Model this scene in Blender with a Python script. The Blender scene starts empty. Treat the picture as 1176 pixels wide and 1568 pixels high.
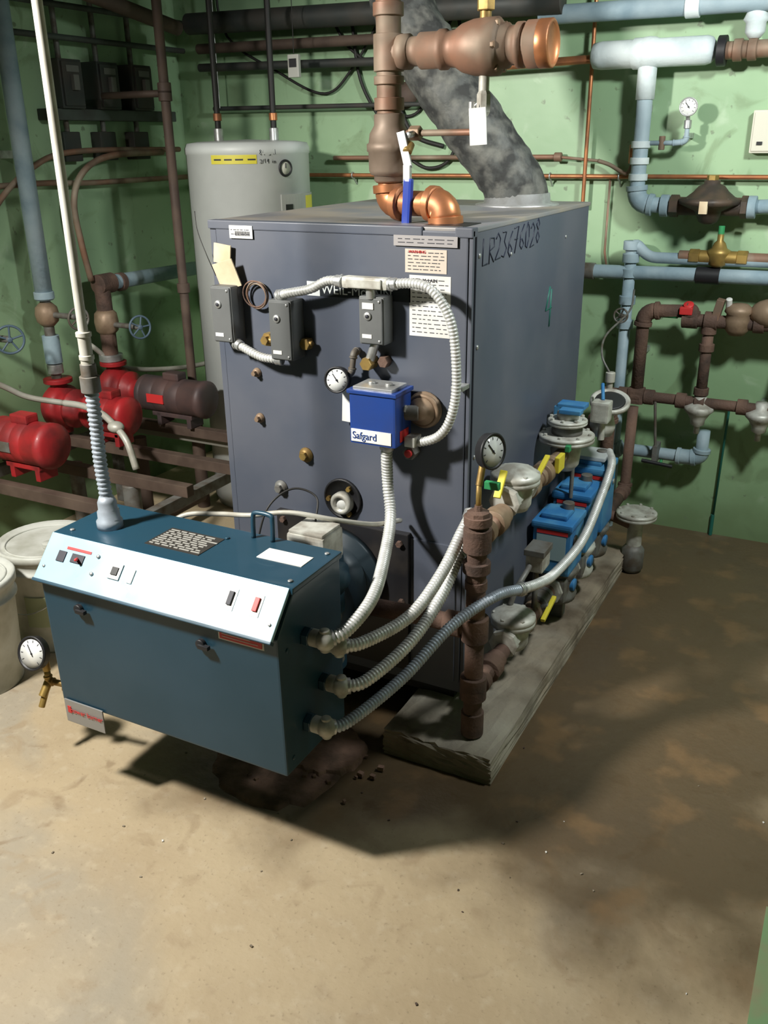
import bpy, bmesh, math, random
from mathutils import Matrix, Vector, Quaternion
random.seed(4)
V=Vector
# ------------------------------------------------------------------ materials
MATS={}
def mat(name,col,rough=.5,metal=0.,col2=None,scale=8.,lo=.4,hi=.65,bump=0.,bscale=40.,emit=0.,coat=0.,col3=None,scale3=2.,detail=6.,spec=.5,r2=None):
    if name in MATS: return MATS[name]
    m=bpy.data.materials.new(name); m.use_nodes=True; nt=m.node_tree; b=nt.nodes['Principled BSDF']
    b.inputs['Base Color'].default_value=(*col,1); b.inputs['Roughness'].default_value=rough; b.inputs['Metallic'].default_value=metal
    b.inputs['Coat Weight'].default_value=coat; b.inputs['Specular IOR Level'].default_value=spec
    tc=nt.nodes.new('ShaderNodeTexCoord')
    def noise(s,d=detail):
        n=nt.nodes.new('ShaderNodeTexNoise'); n.inputs['Scale'].default_value=s; n.inputs['Detail'].default_value=d; nt.links.new(tc.outputs['Object'],n.inputs['Vector']); return n
    def ramp(src,l,h):
        r=nt.nodes.new('ShaderNodeMapRange'); r.inputs[1].default_value=l; r.inputs[2].default_value=h; nt.links.new(src,r.inputs[0]); return r.outputs[0]
    def mix(f,a,c):
        x=nt.nodes.new('ShaderNodeMix'); x.data_type='RGBA'
        nt.links.new(f,x.inputs[0])
        for s,i in ((a,6),(c,7)):
            if isinstance(s,tuple): x.inputs[i].default_value=(*s,1)
            else: nt.links.new(s,x.inputs[i])
        return x.outputs[2]
    cur=tuple(col)
    if col2:
        f=ramp(noise(scale).outputs[0],lo,hi); cur=mix(f,cur,tuple(col2))
        q=nt.nodes.new('ShaderNodeMapRange'); nt.links.new(f,q.inputs[0]); q.inputs[3].default_value=rough; q.inputs[4].default_value=r2 if r2 is not None else min(1,rough+.15); nt.links.new(q.outputs[0],b.inputs['Roughness'])
    if col3:
        f=ramp(noise(scale3,3).outputs[0],.45,.7); cur=mix(f,cur,tuple(col3))
    if not isinstance(cur,tuple): nt.links.new(cur,b.inputs['Base Color'])
    if bump:
        bp=nt.nodes.new('ShaderNodeBump'); bp.inputs['Strength'].default_value=bump; bp.inputs['Distance'].default_value=.01
        nt.links.new(noise(bscale,4).outputs[0],bp.inputs['Height']); nt.links.new(bp.outputs[0],b.inputs['Normal'])
    if emit:
        b.inputs['Emission Color'].default_value=(*col,1); b.inputs['Emission Strength'].default_value=emit
    MATS[name]=m; return m
boil=mat('boiler_blue_gray_enamel',(.070,.082,.112),.42,.0,(.092,.100,.126),3.,bump=.03,bscale=20)
boiltop=mat('boiler_top_sheet',(.22,.22,.24),.45,.2,(.29,.26,.22),5.)
black=mat('black_paint',(.012,.012,.014),.5)
plate=mat('black_burner_plate',(.010,.010,.012),.45,0,(.022,.018,.015),9.)
burn=mat('burner_steel_blue_paint',(.013,.052,.086),.38,.1,(.011,.045,.071),3.,coat=.1)
panel=mat('burner_panel_light_blue',(.40,.60,.72),.26,.35,(.34,.54,.67),6.)
steel=mat('galvanised_steel',(.55,.56,.56),.35,.7,(.35,.35,.34),30.)
flexm=mat('flex_conduit_metal',(.68,.69,.67),.38,.4,(.47,.47,.45),25.)
flexd=mat('flex_conduit_gray_blue',(.36,.41,.47),.4,.3,(.26,.29,.33),25.)
cast=mat('cast_aluminium',(.54,.54,.49),.48,.25,(.30,.28,.24),22.,bump=.1)
castd=mat('cast_gray_dark',(.17,.17,.16),.55,.3,(.10,.08,.06),20.,bump=.1)
rust=mat('rusty_iron_pipe',(.108,.062,.046),.75,.1,(.045,.03,.024),18.,bump=.25,bscale=120,col3=(.18,.105,.075),scale3=9)
brownp=mat('painted_brown_pipe',(.065,.042,.032),.65,.1,(.10,.068,.05),10.,bump=.1)
copper=mat('copper_pipe',(.50,.20,.085),.38,.6,(.28,.12,.06),12.)
coppl=mat('copper_pipe_tarnished',(.27,.135,.085),.52,.25,(.17,.115,.08),9.,lo=.35,hi=.6,col3=(.34,.28,.21),scale3=6)
bulge=mat('coupling_gray_brown',(.29,.22,.17),.5,.3,(.19,.14,.10),9.)
brass=mat('brass',(.40,.27,.08),.42,.6,(.22,.14,.05),20.)
bronze=mat('bronze_casting',(.30,.21,.14),.5,.3,(.18,.12,.075),15.,bump=.1)
bluep=mat('blue_gray_painted_insulation',(.27,.36,.41),.6,0,(.18,.26,.31),9.,bump=.12,bscale=60,col3=(.35,.43,.47),scale3=4)
palep=mat('pale_insulation_wrap',(.66,.73,.74),.6,0,(.45,.53,.55),8.,bump=.2)
redp=mat('red_pump_paint',(.36,.016,.020),.45,0,(.17,.012,.014),10.,coat=.1,bump=.08)
motor=mat('dark_motor_paint',(.055,.04,.042),.5,.1,(.09,.05,.045),9.)
white=mat('white_paper',(.72,.72,.70),.6,0,(.62,.61,.57),8.)
beige=mat('beige_tag',(.62,.52,.36),.7,0,(.52,.40,.26),14.)
ink=mat('ink',(.02,.02,.03),.6)
inkb=mat('marker_ink_dark_blue',(.008,.011,.03),.5)
inkg=mat('marker_ink_green',(.015,.13,.10),.5)
redl=mat('red_label',(.55,.03,.03),.5)
safb=mat('control_box_blue',(.012,.045,.22),.4,0,(.010,.035,.17),6.,coat=.1)
gbox=mat('control_box_gray',(.14,.145,.145),.45,.2,(.10,.105,.105),8.)
valb=mat('gas_valve_actuator_blue',(.03,.16,.38),.45,0,(.06,.22,.40),12.,lo=.45,hi=.6)
yel=mat('yellow_handle',(.62,.52,.04),.5)
grn=mat('small_green_cap',(.03,.25,.09),.5)
conc=mat('stained_concrete_plinth',(.24,.195,.14),.8,0,(.10,.075,.05),7.,bump=.6,bscale=30,col3=(.34,.31,.25),scale3=3)
tankm=mat('heater_tank_white_enamel',(.60,.63,.62),.4,0,(.52,.55,.54),4.)
foil=mat('flue_dark_wrap',(.060,.064,.060),.65,.1,(.025,.026,.025),17.,lo=.42,hi=.56,bump=1.,bscale=16,col3=(.13,.13,.115),scale3=20)
pvc=mat('conduit_off_white',(.47,.46,.41),.45,.2,(.34,.32,.27),14.)
bucketm=mat('bucket_plastic',(.50,.51,.47),.5,0,(.33,.33,.28),9.)
panelm=mat('electrical_enclosure_dark',(.035,.040,.038),.55,.2,(.055,.05,.043),8.)
rubber=mat('black_cable',(.012,.011,.010),.6)
glass=mat('dial_glass_white',(.75,.76,.74),.15,0,coat=.5)
ceilm=mat('ceiling_dark',(.035,.033,.028),.9,0,(.07,.06,.045),4.)
duct=mat('old_duct_paint',(.06,.075,.065),.6,.1,(.035,.035,.03),6.)
bulb=mat('lamp_glow',(1.,.93,.8),.5,emit=6.)

# ------------------------------------------------------------------ builder
def zrot(d):
    return V((0,0,1)).rotation_difference(V(d).normalized()).to_matrix().to_4x4()
class O:
    def __init__(s,name):
        s.name=name; s.bm=bmesh.new(); s.m=[]; s.kids=[]
    def mi(s,m):
        if m not in s.m: s.m.append(m)
        return s.m.index(m)
    def _add(s,t,m,smooth):
        k=s.mi(m); mp={}
        for v in t.verts: mp[v]=s.bm.verts.new(v.co)
        for f in t.faces:
            try: nf=s.bm.faces.new([mp[v] for v in f.verts]); nf.material_index=k; nf.smooth=smooth
            except ValueError: pass
        t.free()
    def box(s,lo,hi,m,bev=.002,rot=None,c=None):
        t=bmesh.new(); bmesh.ops.create_cube(t,size=1)
        for v in t.verts: v.co=V([lo[i] if v.co[i]<0 else hi[i] for i in range(3)])
        bev=min(bev,.45*min(abs(hi[i]-lo[i]) for i in range(3)))
        if bev>0: bmesh.ops.bevel(t,geom=t.edges[:],offset=bev,segments=2,affect='EDGES',profile=.7)
        if rot is not None:
            c=V(c) if c is not None else (V(lo)+V(hi))/2
            bmesh.ops.transform(t,matrix=Matrix.Translation(c)@rot@Matrix.Translation(-c),verts=t.verts)
        s._add(t,m,False); return s
    def cb(s,c,sz,m,bev=.002,rot=None):
        c=V(c); h=V(sz)/2; return s.box(c-h,c+h,m,bev,rot)
    def lathe(s,p,d,prof,m,n=24,smooth=True):
        t=bmesh.new(); M=Matrix.Translation(V(p))@zrot(d); rings=[]
        for r,h in prof:
            if r<=1e-6: rings.append([t.verts.new(M@V((0,0,h)))])
            else: rings.append([t.verts.new(M@V((r*math.cos(2*math.pi*i/n),r*math.sin(2*math.pi*i/n),h))) for i in range(n)])
        for a,b in zip(rings,rings[1:]):
            for i in range(n):
                j=(i+1)%n
                q=[a[i] if len(a)>1 else a[0],a[j] if len(a)>1 else None,b[j] if len(b)>1 else None,b[i] if len(b)>1 else b[0]]
                q=[x for x in q if x]
                if len(q)>=3: t.faces.new(q)
        for g in (rings[0],rings[-1]):
            if len(g)>1: t.faces.new(g if g is rings[-1] else g[::-1])
        s._add(t,m,smooth)
        return s
    def patch(s,c,r,a0,a1,z0,z1,m,th=.002,n=14):
        t=bmesh.new(); rows=[]
        for rr,zz in ((r-.003,z0),(r+th,z0),(r+th,z1),(r-.003,z1)):
            rows.append([t.verts.new((c[0]+rr*math.sin(math.radians(a0+(a1-a0)*k/n)),c[1]-rr*math.cos(math.radians(a0+(a1-a0)*k/n)),zz)) for k in range(n+1)])
        for a,b in zip(rows,rows[1:]):
            for k in range(n): t.faces.new([a[k],a[k+1],b[k+1],b[k]])
        t.faces.new([w[0] for w in rows]); t.faces.new([w[-1] for w in rows][::-1])
        s._add(t,m,False); return s
    def cyl(s,a,b,r,m,n=20,ch=.0015):
        a=V(a);b=V(b);L=(b-a).length; ch=min(ch,L*.3,r*.3)
        s.lathe(a,b-a,[(r-ch,0),(r,ch),(r,ch*1.01),(r,L-ch*1.01),(r,L-ch),(r-ch,L)],m,n)
        return s
    def hexn(s,a,b,r,m): return s.lathe(a,V(b)-V(a),[(r*.92,0),(r,.002),(r,(V(b)-V(a)).length-.002),(r*.92,(V(b)-V(a)).length)],m,6,False)
    def sph(s,c,r,m,sc=(1,1,1),n=16):
        t=bmesh.new(); bmesh.ops.create_uvsphere(t,u_segments=n,v_segments=n//2+2,radius=r)
        bmesh.ops.transform(t,matrix=Matrix.Translation(V(c))@Matrix.Diagonal((*sc,1)),verts=t.verts); s._add(t,m,True); return s
    def tube(s,pts,r,m,n=12,closed=False):
        pts=[V(p) for p in pts]; N=len(pts); rr=r if isinstance(r,(list,tuple)) else [r]*N
        t=bmesh.new(); rings=[]
        T=[]
        for i in range(N):
            if closed: d=pts[(i+1)%N]-pts[i-1]
            else: d=pts[min(i+1,N-1)]-pts[max(i-1,0)]
            T.append(d.normalized())
        u=T[0].orthogonal().normalized()
        for i in range(N):
            if i: u=T[i-1].rotation_difference(T[i])@u
            w=T[i].cross(u)
            rings.append([t.verts.new(pts[i]+(u*math.cos(2*math.pi*k/n)+w*math.sin(2*math.pi*k/n))*rr[i]) for k in range(n)])
        for a,b in list(zip(rings,rings[1:]))+([(rings[-1],rings[0])] if closed else []):
            for k in range(n): t.faces.new([a[k],a[(k+1)%n],b[(k+1)%n],b[k]])
        if not closed: t.faces.new(rings[0][::-1]); t.faces.new(rings[-1])
        s._add(t,m,True); return s
    def cable(s,pts,r,m,n=8,res=8): return s.tube(cr(pts,res),r,m,n)
    def flex(s,pts,r,m,pitch=.009,n=12,ends=True):
        p=resample(cr(pts,12),pitch/4); R=[r*(1.0,1.06,1.0,.84)[i%4] for i in range(len(p))]
        s.tube(p,R,m,n)
        if ends:
            for a,b in ((p[0],p[min(10,len(p)-1)]),(p[-1],p[-min(11,len(p))])):
                s.cyl(a,b,r*1.28,steel,14); s.cyl(a,a+(b-a)*.35,r*1.5,steel,8)
        return s
    def pipe(s,pts,r,m,fit=None,fr=None):
        pts=[V(p) for p in pts]; fr=fr or r*1.6
        path,cor=fillet(pts,fr); s.tube(path,r,m,16)
        if fit:
            for c in cor:
                s.tube(c,r*1.25,fit,16)
                s.cyl(c[0]-(c[1]-c[0]).normalized()*r*.45,c[0]+(c[1]-c[0]).normalized()*r*.2,r*1.42,fit,16)
                s.cyl(c[-1]-(c[-1]-c[-2]).normalized()*r*.2,c[-1]+(c[-1]-c[-2]).normalized()*r*.45,r*1.42,fit,16)
        return s
    def collar(s,c,d,r,L,m):
        c=V(c); d=V(d).normalized(); s.cyl(c-d*L/2,c+d*L/2,r,m); return s
    def torus(s,c,ax,R,r,m,n=28):
        M=zrot(ax); s.tube([V(c)+M@V((R*math.cos(2*math.pi*i/n),R*math.sin(2*math.pi*i/n),0)) for i in range(n)],r,m,8,True); return s
    def wheel(s,c,ax,R,m,r=.005):
        s.torus(c,ax,R,r,m); M=zrot(ax)
        for i in range(5):
            a=2*math.pi*i/5; s.cyl(V(c),V(c)+M@V((R*math.cos(a),R*math.sin(a),0)),r*.8,m,8)
        s.collar(c,ax,r*2.2,r*3,m); return s
    def gauge(s,c,ax,R,rim=None,face=None):
        rim=rim or black; c=V(c); ax=V(ax).normalized()
        s.lathe(c-ax*.022,ax,[(R*.9,0),(R,.004),(R,.02),(R*1.06,.022),(R*1.06,.028),(R*.94,.029),(R*.92,.024),(0,.024)],rim,28)
        s.lathe(c,ax,[(0,.001),(R*.9,.001),(R*.9,.0035),(0,.0035)],face or glass,28)
        u=V((0,0,1)); w=ax.cross(u).normalized(); u=w.cross(ax).normalized()
        for i in range(9):
            a=math.radians(-130+i*32); d=u*math.cos(a)+w*math.sin(a); s.tube([c+ax*.0042+d*R*.66,c+ax*.0042+d*R*.82],.0009,ink,4)
        d=(u*.8+w*.6).normalized(); s.tube([c+ax*.005-d*R*.2,c+ax*.005+d*R*.6],.0013,ink,4); s.collar(c+ax*.005,ax,.003,.003,ink)
        return s
    def prism(s,prof,x0,x1,m,bev=.003):
        t=bmesh.new(); a=[t.verts.new((x0,y,z)) for y,z in prof]; b=[t.verts.new((x1,y,z)) for y,z in prof]; n=len(prof)
        t.faces.new(a); t.faces.new(b[::-1])
        for i in range(n): t.faces.new([a[i],b[i],b[(i+1)%n],a[(i+1)%n]][::-1])
        bmesh.ops.recalc_face_normals(t,faces=t.faces)
        if bev: bmesh.ops.bevel(t,geom=t.edges[:],offset=bev,segments=2,affect='EDGES',profile=.7)
        s._add(t,m,False); return s
    def text(s,body,loc,size,m,rot=(math.pi/2,0,0),name='lettering',align='LEFT',sx=1.):
        c=bpy.data.curves.new('txt','FONT'); c.body=body; c.size=size; c.extrude=.0004; c.align_x=align
        tmp=bpy.data.objects.new('tmp',c); bpy.context.collection.objects.link(tmp); bpy.context.view_layer.update()
        me=bpy.data.meshes.new_from_object(tmp); bpy.data.objects.remove(tmp)
        me.materials.clear(); me.materials.append(m)
        o=bpy.data.objects.new(name,me); o.location=loc; o.rotation_euler=rot; o.scale=(sx,1,1); bpy.context.collection.objects.link(o); s.kids.append(o); return s
    def scrawl(s,body,org,u,v,size,m,r=.0022,seed=2,gap=.78):
        G={'L':[[(0,1),(0,0),(.6,.05)]],'R':[[(0,0),(0,1),(.5,.95),(.55,.6),(.05,.5),(.6,0)]],'2':[[(0,.8),(.25,1),(.55,.8),(.4,.45),(0,0),(.6,.05)]],
           '3':[[(0,.95),(.5,.9),(.25,.55),(.55,.3),(.3,0),(0,.1)]],'6':[[(.5,1),(.1,.6),(.05,.2),(.3,0),(.55,.25),(.3,.45),(.06,.3)]],
           '7':[[(0,.95),(.55,1),(.2,0)],[(.1,.5),(.5,.5)]],'0':[[(.3,1),(.05,.6),(.1,.1),(.35,0),(.55,.4),(.5,.85),(.3,1)]],
           '8':[[(.3,.55),(.05,.8),(.3,1),(.5,.8),(.3,.55),(.05,.25),(.3,0),(.55,.25),(.3,.55)]],
           '4':[[(.35,1),(0,.35),(.6,.40)],[(.5,.95),(.42,-.15)]],'g':[[(.5,.6),(.2,.7),(.05,.4),(.4,.3),(.5,.6),(.45,-.2),(.1,-.2)]],'a':[[(.5,.55),(.15,.6),(.05,.2),(.4,.1),(.5,.5),(.55,0)]],'l':[[(.2,1),(.25,0)]],'1':[[(.2,1),(.2,0)]],'/':[[(.5,1),(0,0)]],' ':[],
           'i':[[(.2,.6),(.2,0)],[(.2,.85),(.2,.9)]],'n':[[(0,.6),(.05,0),(.1,.5),(.4,.55),(.45,0)]],'s':[[(.45,.6),(.1,.5),(.4,.2),(.05,0)]],'t':[[(.2,1),(.2,0),(.4,0)],[(0,.6),(.4,.65)]]}
        R=random.Random(seed); x=0; u=V(u);v=V(v);org=V(org)
        for ch in body:
            dy=R.uniform(-.08,.08)
            for st in G.get(ch,[]):
                s.tube([org+u*(x+px*size*.9+R.uniform(-.03,.03)*size)+v*((py+dy)*size+R.uniform(-.03,.03)*size) for px,py in st],r,m,5)
            x+=size*gap
        return s
    def done(s):
        me=bpy.data.meshes.new(s.name); bmesh.ops.recalc_face_normals(s.bm,faces=s.bm.faces); s.bm.to_mesh(me); s.bm.free()
        for m in s.m: me.materials.append(m)
        o=bpy.data.objects.new(s.name,me); bpy.context.collection.objects.link(o)
        for k in s.kids: k.parent=o
        return o
def cr(pts,res=8):
    p=[V(x) for x in pts]; 
    if len(p)<3: return p
    p=[p[0]*2-p[1]]+p+[p[-1]*2-p[-2]]; out=[]
    for i in range(1,len(p)-2):
        for k in range(res):
            t=k/res; a,b,c,d=p[i-1:i+3]
            out.append(.5*((2*b)+(c-a)*t+(2*a-5*b+4*c-d)*t*t+(3*b-a-3*c+d)*t**3))
    out.append(p[-2]); return out
def resample(p,step):
    out=[p[0]]; acc=0.
    for a,b in zip(p,p[1:]):
        L=(b-a).length
        while acc+L>=step:
            t=(step-acc)/L; a=a+(b-a)*t; out.append(a); L=(b-a).length; acc=0.
        acc+=L
    out.append(p[-1]); return out
def fillet(pts,fr):
    path=[pts[0]]; cor=[]
    for i in range(1,len(pts)-1):
        A,B,C=pts[i-1:i+2]; u=(A-B); w=(C-B)
        t=min(fr,u.length*.48,w.length*.48); a=B+u.normalized()*t; c=B+w.normalized()*t
        arc=[a*(1-k)**2+B*2*k*(1-k)+c*k*k for k in [j/6 for j in range(7)]]
        path+=arc; cor.append(arc)
    path.append(pts[-1]); return path,cor

# ------------------------------------------------------------------ room
def room_mat(name,kind):
    m=bpy.data.materials.new(name); m.use_nodes=True; nt=m.node_tree; b=nt.nodes['Principled BSDF']; L=nt.links.new
    tc=nt.nodes.new('ShaderNodeTexCoord')
    def N(s,d=6,dist=0.):
        n=nt.nodes.new('ShaderNodeTexNoise'); n.inputs['Scale'].default_value=s; n.inputs['Detail'].default_value=d; n.inputs['Distortion'].default_value=dist; L(tc.outputs['Object'],n.inputs['Vector']); return n.outputs[0]
    def MR(src,a,bb,c=0.,d=1.):
        r=nt.nodes.new('ShaderNodeMapRange'); r.interpolation_type='SMOOTHSTEP'
        for i,v in ((1,a),(2,bb),(3,c),(4,d)): r.inputs[i].default_value=v
        L(src,r.inputs[0]); return r.outputs[0]
    def MX(f,a,c):
        x=nt.nodes.new('ShaderNodeMix'); x.data_type='RGBA'; L(f,x.inputs[0])
        for s,i in ((a,6),(c,7)):
            if isinstance(s,tuple): x.inputs[i].default_value=(*s,1)
            else: L(s,x.inputs[i])
        return x.outputs[2]
    def MA(op,a,c):
        x=nt.nodes.new('ShaderNodeMath'); x.operation=op
        for s,i in ((a,0),(c,1)):
            if isinstance(s,(int,float)): x.inputs[i].default_value=s
            else: L(s,x.inputs[i])
        return x.outputs[0]
    sep=nt.nodes.new('ShaderNodeSeparateXYZ'); L(tc.outputs['Object'],sep.inputs[0])
    if kind=='floor':
        c=MX(MR(N(3.0),.35,.65),(.44,.35,.225),(.38,.295,.185))
        c=MX(MR(N(1.1,5,.8),.50,.66),c,(.33,.285,.215))
        c=MX(MA('MULTIPLY',MR(N(8,10,1.),.56,.70),.6),c,(.31,.23,.14))
        c=MX(MA('MULTIPLY',MR(N(24,12),.50,.78),.5),c,(.50,.42,.30))
        c=MX(MA('MULTIPLY',MR(N(90,4),.60,.72),.45),c,(.22,.165,.10))
        c=MX(MA('MULTIPLY',MR(N(5,12,1.5),.62,.72),.6),c,(.22,.15,.085))
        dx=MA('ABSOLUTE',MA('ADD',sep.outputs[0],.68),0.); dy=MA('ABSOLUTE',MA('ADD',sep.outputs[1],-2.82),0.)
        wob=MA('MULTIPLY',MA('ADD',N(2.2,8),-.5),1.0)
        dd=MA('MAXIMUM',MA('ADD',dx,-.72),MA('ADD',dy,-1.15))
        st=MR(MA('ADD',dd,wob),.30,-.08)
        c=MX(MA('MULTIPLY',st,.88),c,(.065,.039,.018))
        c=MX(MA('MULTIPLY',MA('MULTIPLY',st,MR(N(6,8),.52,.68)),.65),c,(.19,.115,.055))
        L(c,b.inputs['Base Color'])
        L(MR(MA('ADD',st,MA('MULTIPLY',N(9),.3)),.0,1.2,.66,.36),b.inputs['Roughness'])
        bs,bst=45,.18
    else:
        c=MX(MR(N(2.2),.35,.65),(.31,.46,.275),(.26,.40,.235))
        c=MX(MR(N(7,8,.5),.60,.74),c,(.38,.51,.345))
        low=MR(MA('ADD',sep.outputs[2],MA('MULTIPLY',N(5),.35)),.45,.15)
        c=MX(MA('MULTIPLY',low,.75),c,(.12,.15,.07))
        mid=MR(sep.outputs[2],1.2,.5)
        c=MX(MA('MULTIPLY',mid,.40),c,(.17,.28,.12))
        c=MX(MA('MULTIPLY',MR(N(4,10,2.),.56,.70),.5),c,(.15,.22,.11))
        c=MX(MR(N(26,5),.66,.74),c,(.17,.23,.14))
        L(c,b.inputs['Base Color']); b.inputs['Roughness'].default_value=.45
        bs,bst=9,.2
    bp=nt.nodes.new('ShaderNodeBump'); bp.inputs['Strength'].default_value=bst; bp.inputs['Distance'].default_value=.01; L(N(bs,5),bp.inputs['Height']); L(bp.outputs[0],b.inputs['Normal'])
    return m
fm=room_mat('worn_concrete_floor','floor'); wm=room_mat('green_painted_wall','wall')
def slab(n,lo,hi,m):
    o=O(n); o.box(lo,hi,m,0); return o.done()
slab('floor',(-3.2,-2.,-.1),(2.3,3.95,0),fm)
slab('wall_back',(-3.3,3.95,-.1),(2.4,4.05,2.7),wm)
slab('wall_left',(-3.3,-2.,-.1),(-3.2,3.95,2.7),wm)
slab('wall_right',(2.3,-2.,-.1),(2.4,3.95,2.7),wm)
slab('wall_front',(-3.3,-2.1,-.1),(2.4,-2.,2.7),wm)
slab('ceiling',(-3.2,-2.,2.6),(2.3,3.95,2.7),ceilm)
o=O('floor_green_marking'); o.box((.035,-1.5,0),(.14,1.80,.0025),mat('floor_green_paint',(.20,.33,.17),.5,0,(.3,.25,.16),6.,lo=.5,hi=.7),0); o.done()

# ------------------------------------------------------------------ plinth
def rough_box(name,boxes,m):
    o=O(name)
    for lo,hi in boxes:
        t=bmesh.new(); bmesh.ops.create_cube(t,size=1)
        for v in t.verts: v.co=V([lo[i] if v.co[i]<0 else hi[i] for i in range(3)])
        bmesh.ops.subdivide_edges(t,edges=t.edges[:],cuts=12,use_grid_fill=True)
        cx,cy=(lo[0]+hi[0])/2,(lo[1]+hi[1])/2
        for v in t.verts:
            if v.co.z>.005:
                v.co+=V((random.uniform(-1,1),random.uniform(-1,1),random.uniform(-1,.2)))*.004
                edge=min(abs(v.co.x-lo[0]),abs(v.co.x-hi[0]),abs(v.co.y-lo[1]),abs(v.co.y-hi[1]))
                if v.co.z>hi[2]-.01 and edge<.01: v.co.z-=random.uniform(.003,.009); v.co.x+=.004*(1 if v.co.x<cx else -1); v.co.y+=.004*(1 if v.co.y<cy else -1)
        o._add(t,m,False)
    return o.done()
rough_box('concrete_boiler_pad',[((-1.02,1.91,0),(-.69,3.45,.09)),((-1.75,2.10,0),(-1.50,3.3,.09))],conc)
o=O('old_floor_patch')
for k,(cx,cy,R,h) in enumerate([(-1.26,1.74,.20,.006),(-1.17,1.84,.12,.016)]):
    t=bmesh.new(); top=[];bot=[]
    for i in range(36):
        a=2*math.pi*i/36; r=R*random.uniform(.9,1.05); top.append(t.verts.new((cx+r*.93*math.cos(a),cy+r*.93*math.sin(a),h))); bot.append(t.verts.new((cx+r*math.cos(a),cy+r*math.sin(a),0)))
    cv=t.verts.new((cx,cy,h*1.2))
    for i in range(36):
        j=(i+1)%36; t.faces.new([bot[i],bot[j],top[j],top[i]]); t.faces.new([top[i],top[j],cv])
    o._add(t,mat('broken_patch_concrete',(.24,.14,.10),.85,0,(.11,.07,.05),14.,bump=.8,bscale=40),False)
for i in range(40):
    a=random.uniform(0,6.28); r=random.uniform(.02,.26); s_=random.uniform(.003,.009); o.cb((-1.2+r*math.cos(a),1.8+r*.8*math.sin(a),.006+s_/2),(s_*2,s_*1.5,s_*1.5),MATS['broken_patch_concrete'],.001,Matrix.Rotation(a,4,'Z'))
o.done()
o=O('floor_debris')
for i in range(40):
    x=random.uniform(-1.6,.0); y=random.uniform(1.0,2.2); s_=random.uniform(.0015,.0035)
    o.cb((x,y,s_/2),(s_*2.2,s_*1.4,s_),random.choice([white,conc,brownp,conc]),.0004,Matrix.Rotation(random.uniform(0,3),4,'Z'))
o.done()

# ------------------------------------------------------------------ boiler
b=O('boiler'); X0,X1,Y0,Y1,ZT=-1.65,-.868,2.12,3.15,1.449
b.box((X0+.012,Y0+.004,.12),(X1-.004,Y1,ZT-.012),boil,.004)
b.box((X0-.008,Y0,.12),(X0+.012,Y0+.03,ZT),boil,.003)
b.box((X0+.014,Y0-.003,.16),(X1-.006,Y0+.02,ZT-.008),boil,.004)
b.box((X1-.012,Y0+.035,.12),(X1+.002,Y1,ZT-.004),boil,.003)
b.box((X0-.008,Y0+.002,ZT-.012),(X1+.004,Y1+.01,ZT),boiltop,.003)
b.box((X0-.010,Y0-.006,ZT-.022),(X1-.13,Y0+.03,ZT+.001),boil,.003)
b.box((X1-.04,Y0-.006,ZT-.022),(X1+.006,Y0+.03,ZT+.001),boil,.003)
b.box((X1-.14,Y0+.02,ZT-.002),(X1-.03,Y0+.14,ZT+.002),black,.001)
b.box((X0+.03,Y0+.02,.085),(X1-.03,Y1-.02,.13),black,.003)
b.box((X1-.004,Y0,.10),(X1+.006,Y0+.012,ZT-.005),boil,.002)
for z in (.25,.55,.85,1.15,1.38):
    b.collar((X1+.003,Y0+.05,z),(1,0,0),.006,.006,steel)
for y in (2.4,2.9): b.collar((X1+.003,y,1.36),(1,0,0),.005,.004,steel)
b.scrawl('LR23676028',(X1+.002,2.19,1.350),(0,1,.03),(0,.08,1),.066,inkb,.0023,5,.69)
b.scrawl('4',(X1+.002,2.735,1.12),(0,1,0),(0,0,1),.105,inkg,.0035,7)
b.box((-1.475,Y0-.024,.17),(-1.03,Y0,.615),plate,.003)
for x,z in ((-1.45,.59),(-1.055,.585),(-1.05,.40),(-1.05,.22)): b.hexn((x,Y0-.02,z),(x,Y0-.036,z),.010,rust)
b.box((-1.03,Y0-.008,.16),(-.89,Y0-.002,.60),boil,.002)
f=Y0-.003
def label(x0,x1,z0,z1,m,lines=0,seed=1,y=None,d=.0012):
    yy=f if y is None else y
    b.box((x0,yy-d,z0),(x1,yy+.001,z1),m,0)
    rr=random.Random(seed)
    for i in range(lines):
        z=z1-(i+1)*(z1-z0)/(lines+1); w=(x1-x0)
        x=x0+.07*w
        while x<x0+.88*w:
            l=rr.uniform(.04,.15)*w; xe=min(x+l,x1-.06*w)
            b.box((x,yy-d-.0006,z-.0009),(xe,yy-d+.0002,z+.0009),ink,0); x=xe+rr.uniform(.02,.07)*w
label(-1.585,-1.508,1.404,1.438,white,2,1,Y0-.0075)
for i in range(14): b.box((-1.565+i*.0036,Y0-.0098,1.411),(-1.5635+i*.0036,Y0-.0085,1.423),ink,0)
label(-1.075,-.90,1.403,1.429,mat('gray_strip',(.33,.31,.31),.5),2,3,Y0-.0075)
label(-1.045,-.93,1.338,1.396,mat('cream_label',(.58,.50,.42),.6),6,4)
label(-1.033,-.918,1.178,1.332,white,13,5)
b.text('WEIL-McLAIN',(-1.027,f-.002,1.316),.012,ink,name='label_lettering')
b.text('WARNING',(-1.035,f-.002,1.386),.010,redl,name='label_lettering')
label(-1.342,-1.302,1.262,1.300,mat('logo_white',(.7,.74,.74),.5),0)
b.box((-1.330,f-.002,1.272),(-1.326,f-.001,1.292),ink,0); b.box((-1.318,f-.002,1.272),(-1.314,f-.001,1.292),ink,0)
label(-1.302,-1.03,1.262,1.300,mat('logo_navy',(.012,.016,.022),.4),0)
b.text('WEIL-McLAIN',(-1.297,f-.002,1.270),.034,mat('logo_white',(.7,.74,.74),.5),name='badge_lettering',sx=1.05)
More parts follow.
